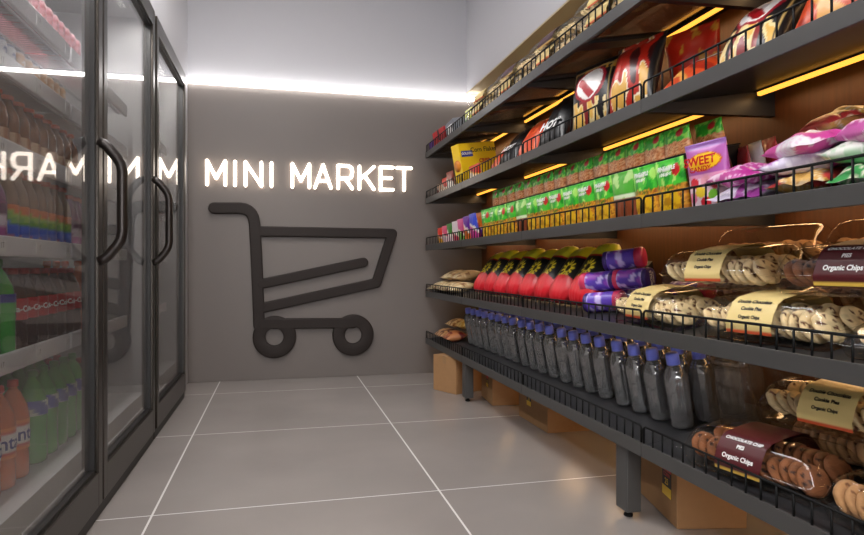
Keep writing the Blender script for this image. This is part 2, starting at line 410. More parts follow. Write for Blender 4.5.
# ------------------------------------------------------------------ packaging builders
def bag(w, h, t, pf, kind='pillow', nu=26, nv=34, crink=.5, seed=0, back=None):
    """film bag standing on its lower edge, front towards -X. pf(u, v) -> hex colour"""
    rs = random.Random(seed); off = Vector((rs.random() * 50, rs.random() * 50, rs.random() * 50))
    bm = bmesh.new(); cols = {}
    def prof(u, v):
        s = max(0, 1 - abs(u) ** 3) ** .55
        if kind == 'full':
            q = max(0, 1 - abs(2 * v - 1) ** 3.2) ** .5; s = max(0, 1 - abs(u) ** 2.6) ** .5
        elif kind == 'pillow':
            e = .06
            q = 0 if v < e or v > 1 - e else math.sin(PI * (v - e) / (1 - 2 * e)) ** .55
        else:
            q = (1 - max(0, v - .0) ** 2.2 / (.93 ** 2.2)) if v < .93 else 0
            q = max(0, q) ** .6
        return s * q
    def pt(side, u, v):
        pr = prof(u, v)
        n1 = noise.noise(Vector((u * 2.2, v * 3, side)) + off); n2 = noise.noise(Vector((u * 6, v * 2.5, side * 3)) + off)
        edge = .35 + abs(2 * v - 1) ** 3
        d = t / 2 * pr * (1 + crink * .25 * n1) + crink * .006 * n2 * edge * (1 if 0 < pr else .5) * (1 if pr > 0 else 0)
        ww = w / 2 * (1 - .10 * (math.sin(PI * v) if kind == 'pillow' else v * (1 - v) * 2))
        wob = crink * .006 * noise.noise(Vector((v * 4, u * 2, 0)) + off) if pr == 0 or abs(u) > .97 else 0
        if kind == 'full': ww *= (1 - max(0, abs(2 * v - 1) - .55) ** 2 * 2.6)
        return Vector((side * max(d, .0004) + wob, -u * ww, v * h))
    G = {}
    for side in (-1, 1):
        for i in range(nu + 1):
            for j in range(nv + 1):
                u = -1 + 2 * i / nu; v = j / nv
                border = i in (0, nu) or (j in (0, nv) if kind != 'pouch' else j == nv)
                if side == 1 and border: G[side, i, j] = G[-1, i, j]; continue
                vv = bm.verts.new(pt(side, u, v)); G[side, i, j] = vv
                cols[len(cols)] = (pf if side == -1 or back is None else back)(u if side == -1 else -u, v)
        for i in range(nu):
            for j in range(nv):
                q = [G[side, i, j], G[side, i + 1, j], G[side, i + 1, j + 1], G[side, i, j + 1]]
                bm.faces.new(q if side == -1 else q[::-1])
    if kind == 'pouch':
        for i in range(nu):
            q = [G[-1, i, 0], G[1, i, 0], G[1, i + 1, 0], G[-1, i + 1, 0]]
            q = list(dict.fromkeys(q))
            if len(q) > 2: bm.faces.new(q)
    bm.verts.index_update()
    me = bpy.data.meshes.new('bag'); bm.normal_update(); bmesh.ops.recalc_face_normals(bm, faces=bm.faces[:]); bm.to_mesh(me); bm.free()
    at = me.color_attributes.new('Col', 'FLOAT_COLOR', 'POINT')
    for k, c in cols.items(): at.data[k].color = (*hexc(c), 1)
    me.materials.append(M_print)
    return me
def nz(u, v, s=3, o=0): return noise.noise(Vector((u * s + o, v * s * 1.4, o)))
def el(u, v, cu, cv, ru, rv): return ((u - cu) / ru) ** 2 + ((v - cv) / rv) ** 2
def p_chip(base, frame, o=0):
    def f(u, v):
        w = nz(u, v, 2.2, o) * .12
        if v > .94 or v < .05: return base
        if abs(abs(u) - .86) < .03 or abs(v - .9) < .012: return frame
        e = el(u + w, v + w * .4, 0, .64, .62, .2)
        if e < 1:
            s = math.sin(5 * u + 14 * v + 5 * w)
            return 'a8121c' if s > .45 and e < .8 else 'f1ece8'
        if e < 1.45: return 'a01226'
        if v < .42 and abs(u) < .8:
            g = noise.noise(Vector((u * 4 + o, v * 3, 7)))
            if g > .12: return 'e8b85a'
            if g > -.05: return 'f0d9a0'
            return '8a2020' if abs(u) < .4 else base
        if v > .82 and nz(u, v, 5, o) > .1: return 'd9a440'
        return base
    return f
def p_orange(o=0):
    def f(u, v):
        s = math.sin(3 * u + 8 * v + 2.2 * nz(u, v, 2, o))
        e = el(u, v, .1, .7, .5, .14)
        if e < 1: return 'efe9e4'
        if e < 1.5: return '9c1424'
        if v < .04 or v > .95: return 'c04a20'
        if s > .82: return 'e8a550'
        if s < -.7: return 'a82812'
        return 'd2491c'
    return f
def p_redgold(o=0):
    def f(u, v):
        g = noise.noise(Vector((u * 2.6 + o + v * 1.5, v * 2.2, o)))
        if abs(u) > .8: return '120e10'
        if g > .25: return 'd8a64a'
        if g > .18: return 'efe4c8'
        if g < -.28: return '3a0a0c'
        return 'b02212'
    return f
def p_plain(c, c2=None, o=0, th=.2):
    def f(u, v): return c2 if c2 and nz(u, v, 3.5, o) > th else c
    return f
def p_pine(o=0, tag_=True):
    def f(u, v):
        w = .05 * nz(u, v, 3, o)
        if tag_ and el(u, v, .55, .78, .26, .11) < 1: return 'd21f26'
        if v + w > .52:
            g = nz(u, v, 3, o + 2)
            if abs(v - .80) < .03 and -.75 < u < .2 and math.sin(u * 40) > -.3: return 'e9f5dc'
            if abs(v - .72) < .022 and -.6 < u < .1 and math.sin(u * 47) > -.2: return 'e9f5dc'
            return 'b4f070' if g > .28 else ('22a42c' if g < -.15 else '4acc38')
        if v + w > .42 and abs(u) < .8 and nz(u, v, 9, o) > 0: return '5e7c1c'
        e = el(u, v, -.05, .2, .8, .24)
        if e < .12: return 'c58a12'
        if e < 1: return 'f3c21e' if math.sin(math.atan2(v - .2, u + .1) * 9) > -.75 else 'd79a12'
        g = nz(u, v, 7, o)
        return 'd78a2a' if g > .1 else ('a85a1c' if g < -.25 else 'f0b030')
    return f
def p_leaf(o=0):
    def f(u, v):
        if v < .42: return '8c4524'
        g = nz(u, v, 2, o)
        return 'b7e08a' if g > .1 else ('e4f2cc' if v < .52 else '58b83c')
    return f
def p_nut(o=0):
    def f(u, v):
        if el(u, v, .4, .8, .26, .16) < 1: return 'c8202a'
        if v + .06 * nz(u, v, 3, o) > .5: return '3cc034' if nz(u, v, 4, o) < .1 else 'a0f060'
        g = nz(u, v, 16, o)
        return 'ffc890' if g > .1 else ('d0703c' if g < -.2 else 'f09a60')
    return f
def p_sweet(u, v):
    if v > .5:
        if el(u, v, 0, .7, .78, .13) < 1: return 'f4c81c'
        if el(u, v, 0, .7, .84, .145) < 1: return 'c85a20'
        return '9a6ab0' if v > .9 else 'b45fae'
    for cu, cv, c in ((-.5, .38, 'd8303c'), (.1, .4, 'f0a8b8'), (.55, .34, 'e04858'), (-.2, .24, 'f2d03a'), (.4, .18, '7ac23a'), (-.65, .16, 'e87a9a'), (0, .08, 'e02838'), (.7, .08, 'f0b030'), (-.35, .06, 'fbe0e8')):
        if el(u, v, cu, cv, .26, .085) < 1: return c
    return 'e9a2c4' if v > .44 else 'f3cfdd'
def p_two(a, b, c, o=0):
    def f(u, v):
        s = v + .18 * nz(u, v, 2, o) + .22 * u
        if abs(s - .5) < .05: return c
        return a if s > .5 else b
    return f
def p_wavy(a, b, c, o=0):
    def f(u, v):
        s_ = math.sin(4.5 * v + 3.2 * u + 2.5 * nz(u, v, 1.6, o) + o)
        if s_ > .55: return b
        if abs(s_ - .3) < .12 or abs(s_ + .75) < .1: return c
        return a
    return f
def p_sun(u, v):
    if v < .30 + .08 * abs(math.sin((u + 1) * PI * .5)): return 'd3202c'
    if v > .72: return 'f4ec3c'
    if v > .69: return 'c8302c'
    e = el(u, v, .1, .50, .5, .15)
    a = math.atan2((v - .50) * 3, u - .1)
    if e < .14: return '1a1208'
    if e < .55 + .4 * math.cos(a * 11): return 'f4dc34'
    if u < -.72: return 'b8a898'
    if abs(v - .38) < .014 and abs(u) < .4: return 'd8b040'
    return '141412'
def p_cookiebag(o=0):
    def f(u, v):
        g = nz(u, v, 5, o)
        if g > .3: return '8a5a3a'
        if g < -.2: return 'f0e2bc'
        if el(u, v, 0, .5, .3, .2) < 1: return 'b08850'
        return 'd9bd8e'
    return f
# cookies and clear packs -----------------------------------------------------
def cookie_mesh(R, H, base, dark, seed):
    rs = random.Random(seed)
    prof = [(0, -H / 2), (R * .8, -H / 2), (R * .97, -H * .3), (R, 0), (R * .93, H * .32), (R * .75, H * .48), (R * .4, H * .55), (0, H * .58)]
    bm = lathe(prof, 20)
    bmesh.ops.subdivide_edges(bm, edges=bm.edges[:], cuts=1, use_grid_fill=True)
    for v in bm.verts:
        n = noise.noise(v.co * 60 + Vector((seed, 0, 0))); v.co *= 1 + .05 * n
    me = bpy.data.meshes.new('cookie'); bmesh.ops.recalc_face_normals(bm, faces=bm.faces[:]); bm.to_mesh(me); bm.free()
    chips = [(rs.uniform(-R, R) * .75, rs.uniform(-R, R) * .75) for _ in range(7)]
    def f(co):
        for a, b in chips:
            if (co.x - a) ** 2 + (co.y - b) ** 2 < (R * .13) ** 2: return dark
        return base if noise.noise(co * 45 + Vector((seed, 3, 1))) > -.15 else tuple(.8 * c for c in hexc(base))
    paint(me, f); me.materials.append(M_cookie)
    return me
CM = {'cream': [cookie_mesh(.048, .016, 'ecd3a2', '5a2c14', s) for s in (1, 2, 3)],
      'brown': [cookie_mesh(.046, .020, '8a5430', '2c1408', s) for s in (4, 5)],
      'round': [cookie_mesh(.050, .024, 'b98a5c', '6a3a1c', s) for s in (6, 7)]}
def shell(L, D, z0, z1, inset, flip=False, n=10, rib=0.0):
    """rounded clear tray or lid: closed dome between z0 (open rim side) and z1"""
    bm = bmesh.new(); rings = []
    def rrect(l, d, r, z):
        pts = []
        for cx, cy, a0 in ((d / 2 - r, l / 2 - r, 0), (-d / 2 + r, l / 2 - r, PI / 2), (-d / 2 + r, -l / 2 + r, PI), (d / 2 - r, -l / 2 + r, 3 * PI / 2)):
            for k in range(6):
                a = a0 + PI / 2 * k / 5; pts.append((cx + r * math.cos(a), cy + r * math.sin(a), z))
        out = []
        N = len(pts)
        for a, b in zip(pts, pts[1:] + pts[:1]):
            d_ = math.dist(a, b); m_ = max(1, int(d_ / .03)) if d_ > .03 else 1
            for q in range(m_): out.append(tuple(a[i] + (b[i] - a[i]) * q / m_ for i in range(3)))
        return [bm.verts.new(p) for p in out]
    base = rrect(L, D, .03, z0); cnt = len(base); P0 = [Vector(v.co) for v in base]
    rings.append(base); dz = z1 - z0
    for s, q in ((.004, .04), (.006, .10), (inset * .35, .45), (inset * .6, .75), (inset * .85, .92), (inset * 1.25, 1.0)):
        ring = []
        for p in P0:
            nx = p.x * (1 - 2 * s / D); ny = p.y * (1 - 2 * s / L)
            w = 1 - rib * (.5 + .5 * math.cos(p.y * 2 * PI / .05)) if .3 < q else 1
            ring.append(bm.verts.new((nx * w, ny, z0 + dz * q)))
        rings.append(ring)
    for A, B in zip(rings, rings[1:]):
        for k in range(cnt): bm.faces.new((A[k], A[(k + 1) % cnt], B[(k + 1) % cnt], B[k]))
    top = rings[-1]; c = bm.verts.new((0, 0, z1 + .002 * (1 if dz > 0 else 0)))
    mid = [bm.verts.new((v.co.x * .6, v.co.y * .6, z1 + .002 * (1 if dz > 0 else 0))) for v in top]
    for k in range(cnt):
        bm.faces.new((top[k], top[(k + 1) % cnt], mid[(k + 1) % cnt], mid[k])); bm.faces.new((mid[k], mid[(k + 1) % cnt], c))
    return bm
def pack(L, D, H, kind, lab, seed, texts=True, rows=2):
    """clear clamshell of cookies, standing on z=0, long side along Y"""
    rs = random.Random(seed)
    root = thing('cookie_pack', 'x', 'food pack', Matrix.Identity(4))
    obj('tray', shell(L, D, H * .42, .0, .012), M_clear, root, autos=50)
    obj('lid', shell(L, D, H * .44, H, .05, rib=.03), M_clear, root, autos=50)
    bm = bmesh.new()
    bx(bm, (-D / 2 - .004, -L / 2 - .004, H * .42), (D / 2 + .004, L / 2 + .004, H * .44), .0008, 1)
    fs = [f for f in bm.faces if abs(f.normal.z) > .9 and f.calc_area() > L * D * .8]
    bmesh.ops.delete(bm, geom=fs, context='FACES')
    obj('rim', bm, M_clear, root, smooth=False)
    ms = CM[kind]; n = int(L / .038)
    R = .048
    for r in range(rows):
        xx = (r - (rows - 1) / 2) * min(.10, (D - .03) / rows)
        for k in range(n):
            y = -L / 2 + .05 + (L - .10) * k / (n - 1)
            a = math.radians(58 + rs.uniform(-14, 10)); sc = min(1.0, (H - .022) / (2 * R * .92))
            obj('cookie', rs.choice(ms), None, root, M=Matrix.Translation((xx + rs.uniform(-.006, .006), y, .008 + R * sc * .93)) @ Matrix.Rotation(rs.uniform(-.25, .25), 4, 'Z') @ Matrix.Rotation(a, 4, 'X') @ Matrix.Rotation(rs.uniform(0, 6), 4, 'Z') @ Matrix.Scale(sc, 4))
    if lab:
        c1, c2, lw, ly = lab['c'], lab['edge'], lab.get('w', .17), lab.get('y', 0)
        path = [(-D / 2 - .006, H * .26), (-D / 2 - .006, H * .46), (-D / 2 + .014, H * .75), (-D / 2 + .034, H * .94), (-D / 2 + .058, H + .003), (0, H + .0065), (D / 2 - .058, H + .003), (D / 2 - .034, H * .94), (D / 2 - .014, H * .75), (D / 2 + .006, H * .46)]
        fine = []
        for (a, b), (c, d) in zip(path, path[1:]):
            for q in range(4): fine.append((a + (c - a) * q / 4, b + (d - b) * q / 4))
        fine.append(path[-1]); cum = [0]
        for p, q in zip(fine, fine[1:]): cum.append(cum[-1] + math.dist(p, q))
        bm = bmesh.new(); R0 = []; nn = 8
        for off in (0, .0012):
            R0.append([[bm.verts.new((x * (1 + off * 8) , ly - lw / 2 + lw * k / nn, z + off)) for k in range(nn + 1)] for x, z in fine])
        for s, G in enumerate(R0):
            for i in range(len(fine) - 1):
                for k in range(nn): bm.faces.new((G[i][k], G[i + 1][k], G[i + 1][k + 1], G[i][k + 1]))
        me = bpy.data.meshes.new('label_band'); bmesh.ops.recalc_face_normals(bm, faces=bm.faces[:]); bm.to_mesh(me); bm.free()
        paint(me, lambda co: c2 if co.z < H * .36 and co.x < 0 else c1)
        me.materials.append(M_card)
        band = obj('label_band', me, None, root)
        if texts:
            def onband(s0):
                def fn(a, b):
                    s = s0 + b
                    for i in range(len(cum) - 1):
                        if cum[i + 1] >= s: break
                    f = (s - cum[i]) / (cum[i + 1] - cum[i]); x = fine[i][0] + (fine[i + 1][0] - fine[i][0]) * f; z = fine[i][1] + (fine[i + 1][1] - fine[i][1]) * f
                    tx, tz = fine[i + 1][0] - fine[i][0], fine[i + 1][1] - fine[i][1]; l = math.hypot(tx, tz)
                    nx, nz_ = -tz / l, tx / l
                    return (x + nx * .003, ly - a, z + nz_ * .003)
                return fn
            for s, sz, s0 in lab['t']:
                text_on(s, sz, lab['ink'], band, onband(s0), bold=.0006)
    return remember(root)
def place(src, label, M, used=set()):
    if src.name not in used:
        used.add(src.name); src.matrix_basis = M; src['label'] = label; return src
    return copy_thing(src, label, M)
LY = dict(c='e8cf8a', edge='d2562c', ink=M_ink, t=[('Double Chocolate', .017, .100), ('Cookie Pies', .016, .076), ('Organic Chips', .014, .050)])
LR = dict(c='4a0d14', edge='d8b24a', ink=M_white, t=[('Organic Chips', .020, .048), ('CHOCOLATE CHIP', .016, .105), ('PIES', .016, .082)])
LW = dict(c='e6dfd0', edge='5a2038', ink=M_ink, t=[('Organic Chips', .02, .09)])
LP = dict(c='3e1a26', edge='c8a050', ink=M_white, t=[('Organic Chips', .022, .09)])
packY = pack(.50, .24, .125, 'cream', LY, 11)
packR = pack(.50, .24, .125, 'brown', LR, 12)
packN = pack(.48, .17, .15, 'round', None, 13, rows=1)
packN2 = pack(.50, .24, .125, 'round', None, 19)
packP = pack(.50, .24, .088, 'cream', LP, 14)
packW = pack(.50, .24, .088, 'cream', LY, 15, texts=False)
# ---- shelf 1 from the floor: bottles, packs --------------------------------
def glass_mat(name, col, rough, ior, dens=0):
    m = bpy.data.materials.new(name); m.use_nodes = True; b = m.node_tree.nodes['Principled BSDF']
    b.inputs['Base Color'].default_value = (*col, 1); b.inputs['Roughness'].default_value = rough
    b.inputs['Transmission Weight'].default_value = 1; b.inputs['IOR'].default_value = ior
    MATS[name] = m; return m
M_water = clear_mat('clear_water_bottle', (.26, .27, .28), .08, 1.5, .15, (.85, .85, .86), gain=4.5)
def bottle_sq(a, r, z):
    if .02 < z < .21: return r * (1 + .05 * math.cos(4 * a)) * (1 + .022 * math.cos(12 * a))
    return r
wb = thing('water_bottle', 'x', 'bottle', Matrix.Identity(4), 'clear water bottles on the lowest shelf')
body = obj('bottle_body', lathe([(r_ * 1.07, z_ * 1.01) for r_, z_ in [(0, .006), (.022, .004), (.030, 0), (.037, .004), (.040, .012), (.0385, .02), (.0405, .028), (.0395, .05), (.041, .10), (.0425, .15), (.0435, .178), (.042, .186), (.043, .194), (.0405, .208), (.036, .219), (.0345, .222), (.035, .227), (.030, .233), (.0285, .236), (.026, .242), (.0215, .248), (.021, .262), (0, .262)]], 60, bottle_sq), M_water, wb)
cap = obj('cap', lathe([(0, .296), (.021, .296), (.0235, .293), (.025, .282), (.0255, .250), (.0235, .2495), (.0235, .248), (0, .248)], 24, lambda a, r, z: r * (1 + .012 * math.cos(24 * a) * (.253 < z < .29))), M_blue, wb)
remember(wb)
rown = ['front', 'middle', 'back']
idx = 0
for r, xb in enumerate((1.54, 1.655, 1.77)):
    for c in range(20):
        pk, q = divmod(c, 4); y = 2.156 + .575 * pk + .1385 * q
        M = SM(0, xb, y, rz=random.uniform(0, 6))
        place(wb, f'clear water bottle with blue cap, {ORD[c]} from near end, {rown[r]} row', M)
packR_l = place(packR, 'cookie pack with dark red band lying at the rail of the lowest shelf', SM(0, 1.475, 1.64, rz=.12))
place(packN2, 'unbanded clear pack of round biscuits under the yellow-banded pack on the lowest shelf', SM(0, 1.735, 1.50, rz=-.03))
place(packY, 'clear cookie pack with yellow band on top of an unbanded pack on the lowest shelf', SM(0, 1.675, 1.50, rz=.12, h=.135))
place(packN2, 'unbanded biscuit pack at the rail of the lowest shelf, nearest the camera', SM(0, 1.475, 1.10, rz=-.05))
# standing empty clear boxes behind
M_cont = clear_mat('clear_container_plastic', (.82, .76, .66), .06, 1.5, .05, (.7, .6, .5), gain=2)
cb = thing('clear_container', 'x', 'container', Matrix.Identity(4), 'clear plastic containers behind the bottles')
obj('box_body', shell(.17, .12, .26, .0, .008), M_cont, cb, autos=50); obj('box_lid', shell(.176, .126, .2602, .295, .012), M_cont, cb, autos=50)
remember(cb)
place(cb, 'tall empty clear container standing next to the nearest water bottles', SM(0, 1.66, 1.955, rz=.15))
place(cb, 'tall empty clear container standing against the wood wall behind the cookie packs', SM(0, 1.80, 1.935, rz=.0))
# far end breads
def loaf(c1, c2, seed, w=.2, h=.2, t=.09): return bag(w, h, t, p_plain(c1, c2, seed, .1), seed=seed, nu=16, nv=20)
def lay(i, x, y, me, name, label, cat, rz=0, h=0, tip=0, roll=0, group=None, t=.06):
    """a bag lying on its back; its top points to the wall"""
    M = SM(i, x, y, h=h + t / 2) @ Matrix.Rotation(rz, 4, 'Z') @ Matrix.Rotation(-tip, 4, 'Y') @ Matrix.Rotation(roll, 4, 'X') @ Matrix.Rotation(PI / 2, 4, 'Y')
    hh = max(v.co.z for v in me.vertices)
    o = obj(name, me, M=M @ Matrix.Translation((0, 0, -hh / 2)))
    return tag(o, label, cat, group)
def stand(i, x, y, me, name, label, cat, rz=0, lean=0, roll=0, h=0, group=None):
    o = obj(name, me, M=SM(i, x, y, h=h) @ Matrix.Rotation(rz, 4, 'Z') @ Matrix.Rotation(lean, 4, 'Y') @ Matrix.Rotation(roll, 4, 'X'))
    return tag(o, label, cat, group)
G = 'bread and biscuit bags at the far end of the lowest shelf'
lay(0, 1.46, 5.40, loaf('b98a5c', '4a1c14', 3), 'biscuit_bag', 'brown biscuit bag nearest the back wall on the lowest shelf', 'bag', rz=.1, group=G, t=.09)
lay(0, 1.47, 5.16, loaf('c07a4a', '6a1a18', 5), 'biscuit_bag', 'reddish biscuit bag beside the farthest water bottle on the lowest shelf', 'bag', rz=-.1, group=G, t=.09)
lay(0, 1.58, 5.12, loaf('d8a040', 'f0d080', 8, .2, .18, .08), 'bread_bag', 'golden bread bag on top of the biscuit bags beside the far water bottles', 'bag', h=.09, group=G, t=.08)
lay(0, 1.56, 5.36, loaf('a8743c', 'e8c890', 9, .2, .18, .07), 'bread_bag', 'tan bread bag on top of the biscuit bags by the back wall', 'bag', h=.09, group=G, t=.07)
# ---- second shelf ------------------------------------------------------------
G = 'beige cookie bags at the far end of the second shelf'
for k, (x, y, h, rz, sd, lb) in enumerate(((1.44, 5.42, 0, .1, 21, 'beige cookie bag at the rail nearest the back wall, lower layer, second shelf'),
        (1.45, 5.18, 0, -.05, 22, 'beige cookie bag in the middle of the lower layer, second shelf far end'), (1.45, 4.94, 0, .1, 23, 'beige cookie bag of the lower layer nearest the sunflower bags'),
        (1.55, 5.34, .08, .15, 24, 'beige cookie bag of the upper layer nearest the back wall'), (1.56, 5.05, .08, -.12, 25, 'beige cookie bag of the upper layer nearest the sunflower bags'))):
    lay(1, x, y, bag(.22, .26, .085, p_cookiebag(sd), seed=sd, nu=18, nv=22), 'cookie_bag', lb, 'bag', rz=rz, h=h, group=G, t=.08)
# wedge riser
bm = bmesh.new(); vs = [bm.verts.new(p) for y in (2.66, 4.62) for p in ((.095, y, 0), (.36, y, 0), (.36, y, .185))]
for q in ((0, 1, 2), (5, 4, 3), (0, 3, 4, 1), (1, 4, 5, 2), (2, 5, 3, 0)): bm.faces.new([vs[k] for k in q])
tag(obj('display_wedge', bm, M_blackp, smooth=False, M=SM(1, 1.41, 0)), 'long black wedge under the sunflower seed bags on the second shelf', 'display riser')
sb = bag(.215, .36, .12, p_sun, 'full', seed=31, nu=44, nv=64, crink=.4)
sb2 = bag(.215, .36, .12, p_sun, 'full', seed=35, nu=44, nv=64, crink=.5)
for k in range(8):
    y = 2.80 + .222 * k
    tag(obj('seed_bag', sb if k % 2 else sb2, M=SM(1, 1.415, y, h=.035) @ Matrix.Rotation((.10, .2, .06, .16)[k % 4], 4, 'Z') @ Matrix.Rotation(.80 + .05 * (k % 2), 4, 'Y')), f'red and black sunflower seed bag, {ORD[k]} from the purple canisters', 'bag', 'sunflower seed bags on the second shelf')
for k, (y, x) in enumerate(((4.70, 1.74), (4.95, 1.76))):
    stand(1, x, y, bag(.2, .20, .07, p_plain('b99a6c', 'd8c09a', k), seed=40 + k, nu=14, nv=18), 'paper_bag', ('tan paper bag standing behind the farthest sunflower bag', 'tan paper bag standing behind the upper beige cookie bags')[k], 'bag', group='tan paper bags')
# canisters
def canister():
    r, L = .046, .185
    root = thing('snack_canister', 'x', 'canister', Matrix.Identity(4), 'purple and pink snack canisters on the second shelf')
    me_b = lathe([(r * .97, .012)] + [(r, z * .01) for z in range(2, 16)] + [(r * .97, .155)], 28)
    me = bpy.data.meshes.new('can_body'); me_b.to_mesh(me); me_b.free()
    paint(me, lambda co: 'cdbdf2' if noise.noise(co * 32) > .22 else ('9a4ac0' if noise.noise(co * 20 + Vector((4, 4, 4))) > .25 else '6244b8')); me.materials.append(M_print)
    obj('can_body', me, None, root)
    obj('pink_lid', lathe([(0, .188), (r * .6, .190), (r * .9, .187), (r * 1.03, .180), (r * 1.05, .150), (r * 1.0, .149), (0, .149)], 28), mat('pink_plastic', 'd83c62', .35), root)
    obj('dark_base', lathe([(0, .002), (r * .86, 0), (r * .98, .002), (r * 1.02, .012), (r * 1.0, .022), (0, .021)], 28), mat('dark_purple_plastic', '3a2470', .35), root)
    def f(a, b): return (a, b, -.0015)
    text_on('ROLLS', .022, M_white, root, lambda a, b: (-a, b, -.0012), bold=.0006)
    text_on('SNACK', .016, M_white, root, lambda a, b: (-a, b - .018, -.0012), bold=.0004)
    return remember(root)
can = canister()
def put_can(x, y, h, ang, label, tilt=0):
    """lying; ang = heading of the lid in the shelf plane"""
    M = SM(1, x, y, h=h + .0475) @ Matrix.Rotation(ang, 4, 'Z') @ Matrix.Rotation(PI / 2 + tilt, 4, 'Y') @ Matrix.Translation((0, 0, -.095))
    place(can, label, M)
put_can(1.47, 2.62, 0, math.radians(-55), 'purple canister with pink lid towards the camera, lying lowest at the rail')
put_can(1.63, 2.60, 0, math.radians(-60), 'purple canister lying in the lower layer behind the one at the rail')
put_can(1.78, 2.42, 0, math.radians(-70), 'purple canister with pink lid lying by the wood wall')
put_can(1.50, 2.70, .088, math.radians(118), 'purple canister with printed dark end towards the rail, middle layer')
put_can(1.58, 2.55, .088, math.radians(116), 'purple canister with printed dark end beside the cookie packs, middle layer')
put_can(1.60, 2.62, .176, math.radians(-48), 'purple canister with pink lid lying topmost on the canister pile')
# packs
place(packY, 'yellow banded clear cookie pack at the rail beside the purple canisters, second shelf', SM(1, 1.47, 2.16, rz=-.05))
place(packY, 'yellow banded clear cookie pack lying at the rail in front of the stack, second shelf', SM(1, 1.475, 1.585, rz=.06))
place(packY, 'yellow banded clear cookie pack lying topmost beside the canister pile, second shelf', SM(1, 1.55, 1.86, rz=.06, h=.137))
place(packR, 'dark red banded clear cookie pack on the near stack, second shelf', SM(1, 1.55, 1.31, rz=.02, h=.137))
place(packN, 'unbanded clear pack of cookies lying by the wood wall, second shelf near end', SM(1, 1.765, 1.40, rz=.0))
place(packN, 'unbanded clear biscuit pack by the wood wall under the tallest stack, second shelf', SM(1, 1.765, 1.93, rz=.0))
place(packN, 'clear pack of round biscuits topmost by the wood wall, second from the camera', SM(1, 1.765, 1.90, rz=-.02, h=.156))
place(packN, 'clear pack of round biscuits topmost by the wood wall, closest to the camera', SM(1, 1.765, 1.39, rz=.02, h=.156))
place(packW, 'clear cookie pack with plain yellow band at the rail, closest to the camera, second shelf', SM(1, 1.475, 1.04, rz=.0))
# ---- third shelf -------------------------------------------------------------
G = 'green pineapple pouches on the middle shelf'
pm = [bag(.168, .192, .055, f, 'pouch', seed=50 + k, crink=.5) for k, f in enumerate((p_pine(0), p_pine(3, False), p_pine(6), p_leaf(2)))]
sq = [0, 1, 3, 0, 2, 1, 0, 2, 1, 3, 2, 0, 1, 2]
for k in range(14):
    o = stand(2, 1.425, 2.035 + .162 * k, pm[sq[k]], 'pineapple_pouch', f'green pineapple pouch, {ORD[k]} from the sweets bag in the lower row', 'pouch', rz=random.uniform(-.06, .06), group=G)
    if sq[k] != 3 and k < 8:
        text_on('PINEAPPLE', .021, M_white, o, lambda a, b: (-.0225 + 1.1 * (b + .17 - .15) * .25, -a, b + .160), bold=.0009)
        text_on('DELIGHT', .015, M_white, o, lambda a, b: (-.0265 + 1.1 * (b + .17 - .15) * .25, -a, b + .139), bold=.0004)
t = thing('display_riser', 'long black riser carrying the upper row of nut pouches on the middle shelf', 'display riser', SM(2, 1.525, 0))
obj('riser_top', box((-.068, 1.90, .196), (.10, 4.20, .202), .001), M_blackp, t, smooth=False)
for y in (1.905, 2.65, 3.4, 4.19):
    obj('riser_leg', box((-.02, y, 0), (.095, y + .006, .1962)), M_blackp, t, smooth=False)
nm = [bag(.150, .102, .05, f, 'pouch', seed=60 + k, nu=20, nv=22, crink=.4) for k, f in enumerate((p_nut(0), p_nut(4), p_nut(9)))]
for k in range(15):
    stand(2, 1.492, 2.06 + .143 * k, nm[k % 3], 'nut_pouch', f'small green and brown nut pouch, {ORD[k]} from the near end on the riser', 'pouch', h=.2025, rz=random.uniform(-.08, .08), group='nut pouches on the black riser')
for k, (x, y) in enumerate(((1.575, 2.0), (1.595, 1.965))[:1]):
    stand(2, 1.572, 1.985, nm[1], 'nut_pouch', 'small green nut pouch standing alone behind the nearest one on the riser', 'pouch', h=.2025, group='nut pouches on the black riser')
sw = bag(.165, .218, .075, p_sweet, 'pouch', seed=70, nu=36, nv=48, crink=.5)
o = stand(2, 1.43, 1.835, sw, 'sweets_bag', 'pink and violet SWEET candy bag with yellow oval standing beside the pineapple pouches', 'bag', rz=.25)
text_on('SWEET', .040, M_red, o, lambda a, b: (-.041 + b * .12, -a, b + .155), bold=.0012)
text_on('CANDY', .024, M_red, o, lambda a, b: (-.043 + b * .1, -a, b + .128), bold=.0006)
G = 'sachets standing behind the sweets bag'
for k, (x, y, c, c2, h, lb) in enumerate(((1.57, 1.93, '8a4a20', '6a3414', .19, 'brown sachet standing behind the sweets bag'), (1.60, 1.87, '9c1e28', '5a1014', .2, 'dark red sachet standing behind the sweets bag'),
        (1.60, 1.81, 'd8d8d4', 'a8c0b0', .205, 'white sachet standing behind the sweets bag'), (1.64, 1.79, 'c82a34', 'e8a030', .21, 'red sachet with fruit print standing near the wood wall'), (1.70, 1.74, '7a2a6a', 'b03a8a', .19, 'purple sachet standing against the wood wall'))):
    stand(2, x, y, bag(.13, h * .92, .035, p_two(c, c2, 'e8dccc', k), seed=80 + k, nu=16, nv=20), 'sachet', lb, 'sachet', rz=-.4, group=G)
G = 'sweet bags lying in a heap at the near end of the middle shelf'
kinds = [('silver and purple', 'cfc6dc', 'a0409a', 'efeaf4'), ('magenta', 'c43a9c', 'd868b8', 'f2d8ea'), ('green', '3f9e52', 'cfe4cf', 'f4ecd8'), ('white and green', 'e8ece2', '55b070', 'b8d8b8'),
         ('white and pink', 'eee8ee', 'd04a9c', 'e8c8dc'), ('yellow and red', 'e0b058', 'c03a38', 'f4e6c8')]
hm = [[bag(.175, .25, .07, p_wavy(a, b, c, k * 3 + q), seed=90 + k * 5 + q, nu=26, nv=34, crink=1.5) for q in range(2)] for k, (n_, a, b, c) in enumerate(kinds)]
